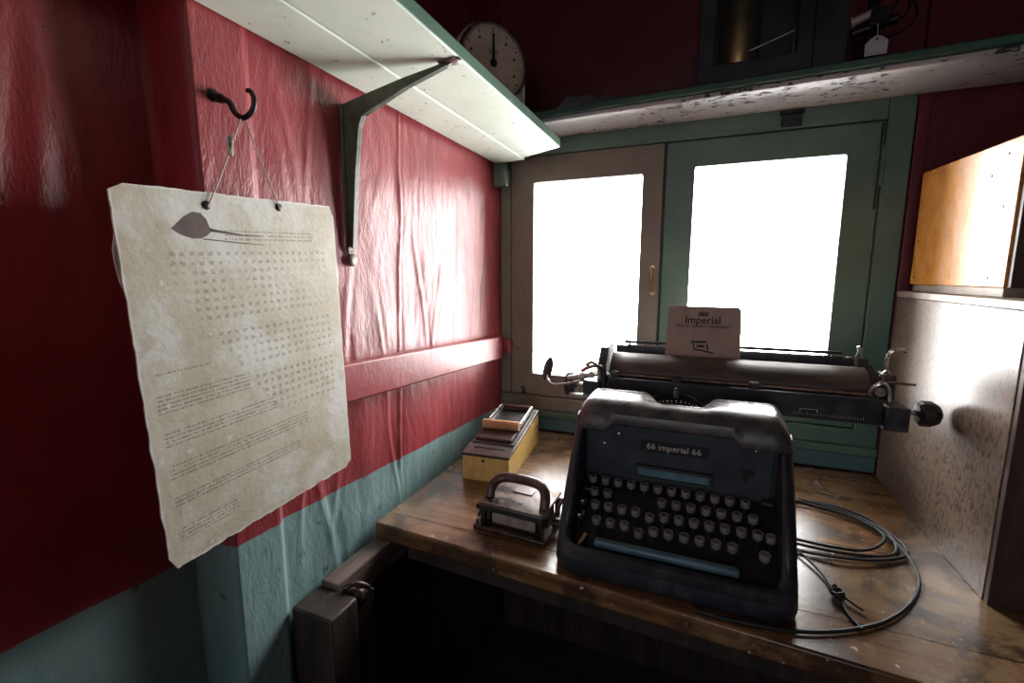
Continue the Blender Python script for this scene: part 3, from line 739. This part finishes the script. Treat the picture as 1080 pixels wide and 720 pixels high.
for i in range(15):
    a = PI*(.12+.76*i/14); mb.box((-.036+.055*math.cos(a)-.0012,1.02,.985),(-.036+.055*math.cos(a)+.0012,1.03,.985+.02*math.sin(a)+.004))
mb.build('type_basket', M['steel'], tw)

# ------------------------------------------------------------------ booklet
bk = thing('booklet', 'faded pink brown instruction booklet leaning upright in the typewriter carriage', 'booklet', (.010,1.198,1.085))
yb = lambda z: 1.192 + (z-1.085)*.10
mb = MB()
def bpt(x, z, o=0): return V((x, yb(z)-o, z))
cov = [(-.075,1.056),(.0955,1.056),(.093,1.178),(.091,1.1985),(.086,1.2035),(-.066,1.2045),(-.0715,1.203)]
mb.prism([bpt(x, z) for x, z in cov], (0,.0012,0)); c1 = mb.build('cover', M['booklet'], bk, smooth=0)
mb = MB(); mb.prism([bpt(x*.985, z-.0015, -.0014) for x, z in cov], (0,.007,0)); mb.build('pages', M['pages'], bk, smooth=0)
up = V((0,.10,1)); cx = .0105
text_mesh('Imperial', .0255, M['ink'], c1, bpt(cx-.002,1.1705,.0004), (1,0,0), up, 'lettering', .0002, .98, .0004)
text_mesh('Hints for Standard Typewriters', .0105, M['ink'], c1, bpt(cx-.003,1.1565,.0004), (1,0,0), up, 'lettering', .0002, .90, .0001)
mb = MB()
for i in range(5):
    x = cx-.010+i*.0045; mb.prism([bpt(x-.0019,1.1825,.0004),bpt(x+.0019,1.1825,.0004),bpt(x+.0014,1.1895,.0004),bpt(x,1.1925+.002*(i==2),.0004),bpt(x-.0014,1.1895,.0004)], (0,.0004,0))
mb.prism([bpt(cx-.012,1.181,.0004),bpt(cx+.010,1.181,.0004),bpt(cx+.010,1.1825,.0004),bpt(cx-.012,1.1825,.0004)], (0,.0004,0))
mb.build('crown_emblem', M['ink'], c1, smooth=0)
mb = MB()
o_ = V((cx+.000,0,1.112))
for poly in ([(-.020,.006),(.006,.007),(.008,.003),(-.019,.002)],[(-.017,.001),(-.014,-.012),(-.012,-.012),(-.014,.001)],[(-.014,-.011),(.008,-.014),(.020,-.017),(.021,-.014),(.008,-.011),(-.012,-.008)],[(.006,.001),(.009,-.010),(.012,-.010),(.009,.001)],[(-.009,-.001),(.003,-.001),(.005,-.006),(-.010,-.005)]):
    mb.prism([bpt(o_.x+x*1.3, o_.z+z*1.3, .0004) for x, z in poly], (0,.0004,0))
mb.build('machine_drawing', M['ink'], c1, smooth=0)

# ------------------------------------------------------------------ yellow box with roller
yb_ = thing('receipt_machine', 'small yellow wooden box with dark lid and tan roller, in the corner', 'machine', (-.552,.998,.7502), rot=(0,0,math.radians(5.2)))
YW, YD = .127, .312
hf, hb = .066, .100
def lid_z(d): return hf + (hb-hf)*d/YD
mb = MB(); mb.hexa([(0,0,0),(YW,0,0),(YW,YD,0),(0,YD,0),(0,0,hf),(YW,0,hf),(YW,YD,hb),(0,YD,hb)]); bx_ = mb.build('case', M['yellow'], yb_, bevel=.002, local=True)
mb = MB(); mb.lathe((.058,0,.056),(0,-1,0),[(0,.004),(.0015,.0035)],12); mb.build('lock', M['black_iron'], bx_)
bx_.children[0].location = (0,0,0)
def slab(x0, x1, d0, d1, h0, h1):
    return [(x0,d0,lid_z(d0)+h0),(x1,d0,lid_z(d0)+h0),(x1,d1,lid_z(d1)+h0),(x0,d1,lid_z(d1)+h0),(x0,d0,lid_z(d0)+h1),(x1,d0,lid_z(d0)+h1),(x1,d1,lid_z(d1)+h1),(x0,d1,lid_z(d1)+h1)]
mb = MB(); mb.hexa(slab(-.002,YW+.002,-.002,YD+.001,.0003,.007)); mb.build('lid', M['lid'], yb_, bevel=.0015, local=True)
mb = MB(); mb.hexa(slab(.010,.112,.072,.150,.0073,.017)); mb.build('writing_plate', M['lid'], yb_, bevel=.002, local=True)
mb = MB(); mb.hexa(slab(.020,.106,.034,.044,.0073,.0085)); mb.hexa(slab(.006,.116,.060,.071,.0073,.0095)); mb.build('paper_slot', M['black_trim'], yb_, local=True)
mb = MB()
for x in (.010,.106): mb.hexa(slab(x,x+.008,.150,.300,.0073,.020))
mb.hexa(slab(.018,.106,.288,.300,.0073,.022)); mb.build('roller_housing', M['lid'], yb_, bevel=.002, local=True)
mb = MB(); mb.hexa(slab(.018,.106,.152,.286,.0073,.010)); mb.build('paper_well', M['black_trim'], yb_, local=True)
mb = MB()
for x in (.013,.112): mb.tube([(x,.135,lid_z(.135)+.026),(x,.150,lid_z(.15)+.028),(x,.285,lid_z(.285)+.027)], .0026, 8)
mb.tube([(.013,.285,lid_z(.285)+.027),(.112,.285,lid_z(.285)+.027)], .0026, 8)
mb.build('roller_frame', M['silver'], yb_, local=True)
mb = MB(); mb.lathe((.008,.135,lid_z(.135)+.029),(1,0,0),[(0,.004),(.001,.0135),(.107,.0135),(.108,.004)],20); mb.build('roller', M['roller'], yb_, local=True)
mb = MB(); mb.hexa(slab(.1165,.1225,.055,.300,.0073,.013)); mb.build('side_rail', M['black_trim'], yb_, bevel=.001, local=True)

# ------------------------------------------------------------------ iron press in front
ir = thing('hand_press', 'small black iron press with a tube handle, between yellow box and typewriter', 'press', (-.412,.800,.7502), rot=(0,0,math.radians(-3)))
def L(name, m, f, **k):
    mb = MB(); f(mb); return mb.build(name, M[m], ir, local=True, **k)
L('base_plate', 'iron', lambda b: (b.box((-.006,-.004,0),(.158,.128,.010)),), bevel=.003)
L('base_rim', 'iron', lambda b: b.frame((0,.152,.010,.020),(.004,.148,.0105,.0195),.000,.006), bevel=.001)
for x, y in ((.006,.008),(.136,.008),(.006,.108),(.136,.108)):
    L('corner_post', 'iron', lambda b: b.box((x,y,.010),(x+.011,y+.011,.048)), bevel=.002)
L('front_window', 'iron_pale', lambda b: b.box((.030,.016,.012),(.128,.020,.040)), bevel=.001)
L('inner_drum', 'black_trim', lambda b: b.box((.018,.024,.010),(.136,.110,.046)), bevel=.004)
L('side_roller', 'steel', lambda b: b.lathe((.012,.030,.011),(0,0,1),[(0,.011),(.034,.011)],16))
L('front_rail', 'black_trim', lambda b: (b.box((.000,.000,.044),(.150,.010,.056)), b.box((.014,.012,.010),(.142,.016,.014))), bevel=.002)
L('top_plate', 'iron', lambda b: b.prism([(.002,.004,.052),(.150,.004,.052),(.150,.116,.056),(.002,.116,.056)], (0,0,.006)), bevel=.0025)
def holes(b):
    for x, y in ((.070,.040),(.086,.036)): b.lathe((x,y,.058),(0,0,1),[(0,.006),(.002,.0055)],10)
    b.box((.052,.070,.058),(.098,.100,.0625))
L('top_boss', 'handle', holes, bevel=.001)
hp = spline([(.014,.040,.058),(.014,.044,.074),(.022,.056,.088),(.040,.064,.095),(.078,.066,.096),(.114,.064,.094),(.131,.056,.087),(.139,.044,.074),(.139,.038,.057)],6)
L('handle', 'handle', lambda b: b.tube(hp, .0105, 14))
L('side_lever', 'iron', lambda b: b.tube([(.151,.020,.030),(.160,.050,.046),(.160,.090,.058)],.004,8))
L('pivot_wheel', 'iron', lambda b: b.cyl((.150,.060,.020),(.166,.060,.020),.010,14))
L('side_lever', 'iron', lambda b: b.tube([(.000,.010,.022),(-.004,.050,.050),(.002,.110,.062)],.0035,8))

# ------------------------------------------------------------------ cable
T = .7535
loops = [(.165,1.170),(.222,1.186),(.294,1.188),(.355,1.150),(.392,1.085),(.388,1.02),(.330,.975),(.262,.955),(.200,.962),(.150,.985),
         (.105,1.06),(.11,1.15),(.180,1.195),(.262,1.186),(.335,1.150),(.378,1.085),(.376,1.03),(.345,.995),(.280,.975),(.21,.972),(.14,1.0),(.10,1.08),(.12,1.15),(.19,1.178),(.27,1.168),(.330,1.140),(.366,1.09),(.360,1.045),(.320,1.005),(.262,.990),(.200,.990)]
loops = [(max(x, .172+.006*math.sin(i*2.1)), y) for i, (x, y) in enumerate(loops)]
tail = [(.165,.985),(.195,.955),(.225,.905),(.237,.845),(.238,.826)]
cb = thing('cable_coil', 'coil of thin black cable lying on the table beside the typewriter', 'cable', (.29,1.0,.75))
mb = MB()
pts = [V((x, y, T + .0052*(i % 4)/3 + .0045*(i/len(loops)))) for i, (x, y) in enumerate(loops)]
mb.tube(spline(pts, 7), .0031, 8)
outer = [(.345,1.125),(.378,1.070),(.386,1.0),(.376,.93),(.340,.860),(.290,.800),(.240,.762),(.195,.738),(.150,.7225),(.105,.7165),(.06,.7130),(.02,.7150)]
mb.tube(spline([V((x, y, T+.001+(.004 if i < 3 else 0))) for i, (x, y) in enumerate(outer)], 7), .0031, 8)
mb.build('loops', M['cable'], cb)
mb = MB(); mb.tube(spline([V((.172,.998,T+.006)), V((.200,.955,T+.004)), V((.225,.900,T+.002)), V((.236,.850,T+.002))], 6), .0024, 8)
for k in range(3): mb.tube([V((.237+.008*math.cos(t), .838+.011*math.sin(t)+.003*k, T+.006+.004*math.sin(t*2+k*2))) for t in [2*PI*i/14 for i in range(14)]], .0024, 8, closed=True)
mb.tube(spline([V((.238,.832,T+.003)), V((.242,.800,T)), V((.250,.772,T+.001)), V((.252,.764,T+.003))], 5), .0028, 8)
mb.tube(spline([V((.240,.842,T+.004)), V((.258,.822,T+.002)), V((.266,.815,T+.001))], 5), .002, 8)
mb.build('knotted_end', M['cable'], cb)

# ------------------------------------------------------------------ things on the upper shelves
sd = V((-.512,1.115,1.803)); az = math.radians(52)
nrm = V((math.sin(az), -math.cos(az), 0)); sx_ = V((math.cos(az), math.sin(az), 0)); up_ = V((0,0,1))
ks = thing('kitchen_scale', 'old grey round dial scale standing on the pale green shelf', 'scale', (sd.x, sd.y, 1.656))
mb = MB(); R0 = .098; body = []
for k in range(25):
    a = -PI*.06 + (PI*1.12)*k/24; body.append((R0*math.cos(a), R0*math.sin(a)))
body += [(-R0*1.0,-.1455),(R0*1.0,-.1455)]
mb.prism([sd + sx_*x + up_*z - nrm*.055 for x, z in body], nrm*.055); mb.build('casing', M['scale_body'], ks, bevel=.006, seg=3)
mb = MB(); mb.lathe(sd+nrm*.0005, nrm, [(0,.0945),(.006,.0945),(.010,.092),(.010,.088),(.003,.0865)], 48, cap=False); mb.build('bezel', M['silver'], ks)
mb = MB(); mb.lathe(sd+nrm*.0005, nrm, [(0,.088),(.002,.088)], 48); dl = mb.build('dial_face', M['dial'], ks)
mb = MB()
for k in range(60):
    a = 2*PI*k/60; r1 = .083; r0 = .079 if k % 5 else .073; wd = .0006 if k % 5 else .0013
    d = sx_*math.sin(a)+up_*math.cos(a); e = sx_*math.cos(a)-up_*math.sin(a)
    c0 = sd+nrm*.0027
    mb.prism([c0+d*r0-e*wd, c0+d*r0+e*wd, c0+d*r1+e*wd, c0+d*r1-e*wd], nrm*.0003)
mb.build('tick_marks', M['ink'], dl, smooth=0)
for k in range(1, 10):
    mb = MB()
    a = 2*PI*k/10; d = sx_*math.sin(a)+up_*math.cos(a); c0 = sd+nrm*.0027+d*.063
    mb.prism([c0-sx_*.0035-up_*.0035, c0+sx_*.0035-up_*.002, c0+sx_*.003+up_*.004, c0-sx_*.002+up_*.003], nrm*.0003); mb.build('dial_mark', M['ink'], dl, smooth=0)
for zz, ww in ((.028,.016),(.022,.011),(-.045,.013)):
    mb = MB(); c0 = sd+nrm*.0027+up_*zz; mb.prism([c0-sx_*ww, c0+sx_*ww, c0+sx_*ww+up_*.002, c0-sx_*ww+up_*.002], nrm*.0003); mb.build('dial_line', M['ink'], dl, smooth=0)
mb = MB(); c0 = sd+nrm*.0045
mb.prism([c0-sx_*.003, c0+sx_*.003, c0+sx_*.0022+up_*.068, c0-sx_*.0022+up_*.068], nrm*.0012); mb.lathe(c0, nrm, [(0,.0095),(.002,.0095),(.004,.005)], 18)
mb.build('pointer', M['black_iron'], ks)
mb = MB(); mb.box((sd.x-.085,sd.y-.045,1.6565),(sd.x+.06,sd.y+.075,1.664)); mb.build('foot', M['scale_body'], ks, bevel=.002)

SZ = 1.7345
cs = thing('glass_case', 'dark wooden case with a glass front and brass cylinder, on the shelf above the window', 'case', (.115,1.345,SZ))
X0, X1, Y0, Y1, Z1 = -.037, .268, 1.288, 1.425, 2.02
mb = MB(); mb.frame((X0,.205,SZ+.012,Z1),(X0+.036,.172,SZ+.050,Z1-.04), Y0, Y0+.012); mb.build('front_frame', M['case'], cs, bevel=.002)
mb = MB(); mb.box((X0,Y0+.0125,SZ+.012),(X0+.01,Y1,Z1)); mb.box((.2055,Y0,SZ+.012),(X1,Y1,Z1)); mb.box((X0+.0102,Y1-.008,SZ+.0125),(.205,Y1,Z1)); mb.box((X0+.0102,Y0+.0125,Z1-.01),(.205,Y1-.0085,Z1)); mb.build('carcass', M['case'], cs, bevel=.001)
mb = MB(); mb.box((X0-.006,Y0-.004,SZ),(X1+.004,Y1,SZ+.0118)); mb.build('base_board', M['case'], cs, bevel=.002)
mb = MB(); mb.box((X0+.030,Y0+.005,SZ+.045),(.176,Y0+.0075,Z1-.036)); mb.build('glass_pane', M['glass'], cs)
mb = MB(); mb.lathe((.055,Y0+.068,SZ+.013),(0,0,1),[(0,.046),(.004,.048),(.235,.048),(.24,.044)],40); mb.build('brass_cylinder', M['brass'], cs)
mb = MB(); mb.cyl((.075,Y0+.022,1.812),(.168,Y0+.014,1.838),.0018,8); mb.cyl((.168,Y0+.014,SZ+.02),(.168,Y0+.014,1.85),.003,8); mb.build('thin_rods', M['silver'], cs)  # pale slanted line behind the glass, built as silver rods

lf = thing('lamp_fitting', 'dark metal fitting with a pale arm and wire loops beside the glass case', 'fitting', (.33,1.33,SZ))
mb = MB(); mb.lathe((.318,1.33,SZ),(0,0,1),[(0,.034),(.010,.034),(.016,.012),(.075,.009),(.080,.018),(.100,.018),(.105,.008),(.20,.008)],18); mb.build('stand', M['black_iron'], lf)
mb = MB(); mb.cyl((.281,1.31,1.836),(.318,1.30,1.846),.009,14); mb.cyl((.281,1.31,1.836),(.277,1.311,1.835),.012,14); mb.build('pale_arm', M['iron_pale'], lf)
mb = MB(); mb.cyl((.278,1.312,1.812),(.36,1.302,1.826),.010,12); mb.box((.308,1.29,1.815),(.345,1.32,1.85)); mb.build('clamp', M['black_iron'], lf, bevel=.002)
mb = MB()
for r, cx_, cz in ((.038,.356,1.840),(.030,.350,1.855),(.022,.335,1.868)): mb.tube([V((cx_+r*math.cos(t), 1.312+.008*math.sin(t*2), cz+r*1.15*math.sin(t))) for t in [2*PI*i/28 for i in range(28)]], .0022, 6, closed=True)
mb.build('wire_loops', M['black_iron'], lf)
tg = thing('paper_tag', 'small pale paper tag hanging on a string from the dark metal fitting', 'tag', (.322,1.285,1.76))
mb = MB(); mb.prism([(.302,1.287,1.752),(.341,1.284,1.752),(.342,1.284,1.778),(.334,1.2845,1.786),(.322,1.2855,1.792),(.311,1.2865,1.786),(.3015,1.287,1.776)], (0,.0008,0)); mb.build('card', M['paper'], tg, smooth=0)
mb = MB(); mb.lathe((.322,1.2850,1.784),(0,-1,0),[(0,.0028),(.0006,.0028)],10); mb.build('eyelet', M['black_iron'], tg)
mb = MB(); mb.tube([(.322,1.2845,1.784),(.322,1.287,1.800),(.322,1.292,1.822)], .0009, 6); mb.build('string', M['string'], tg)
# crumpled dusty rag on the far end of the upper shelf
mb = MB(); P = []
for i in range(36):
    s = i/35; x = -.40+.24*s; row = []
    for j in range(12):
        t = j/11; y = 1.290 + .075*t
        hgt = .046*math.sin(PI*t)**.7*(1-s*.75)*(1-(2*s-1)**8)
        row.append((x, y, SZ-.0005 + max(0, hgt*(1+.6*mnoise.noise(V((x*40, y*50, 2)))) )))
    P.append(row)
mb.grid(P); o = mb.build('dusty_rag', M['lint'], solid=.0015, smooth=60); o.modifiers[0].offset = 1
tag(o, 'crumpled grey dusty rag on the left end of the shelf above the window', 'rag')

# ------------------------------------------------------------------ light and camera
wd = bpy.data.worlds.new('daylight'); sc.world = wd; wd.use_nodes = True
bg = wd.node_tree.nodes['Background']; bg.inputs[0].default_value = (1.0,.985,.97,1); bg.inputs[1].default_value = 19.0
for x0, x1, z0, z1 in ((-.522,-.178,.944,1.577),(-.034,.327,.944,1.585)):
    l = bpy.data.lights.new('window_portal', 'AREA'); l.shape = 'RECTANGLE'; l.size = x1-x0; l.size_y = z1-z0; l.cycles.is_portal = True
    o = bpy.data.objects.new('window_portal', l); COL.objects.link(o); o.location = ((x0+x1)/2, BY+.03, (z0+z1)/2); o.rotation_euler = (-PI/2, 0, 0)
l = bpy.data.lights.new('rear_fill', 'AREA'); l.shape = 'RECTANGLE'; l.size = .8; l.size_y = 1.5; l.energy = 6.0; l.color = (.86,.93,1)  # added fill lamp behind the camera; the rear wall has no opening
o = bpy.data.objects.new('rear_fill', l); COL.objects.link(o); o.location = (-.05,-1.70,1.25); o.rotation_euler = (PI/2, 0, 0)

cam = bpy.data.cameras.new('camera'); cam.sensor_width = 36; cam.lens = 36*480/1080; cam.clip_start = .01
co = bpy.data.objects.new('camera', cam); COL.objects.link(co); co.location = CAM
co.rotation_euler = (PI/2 - math.atan2(70,480), 0, math.atan2(200, math.hypot(480,70)))
sc.camera = co
sc.view_settings.view_transform = 'Standard'; sc.view_settings.look = 'None'; sc.view_settings.gamma = 1; sc.view_settings.use_curve_mapping = False
sc.view_settings.exposure = 0.4
sc.cycles.use_denoising = True
sc.cycles.max_bounces = 8; sc.cycles.transparent_max_bounces = 12
sc.cycles.sample_clamp_indirect = 8
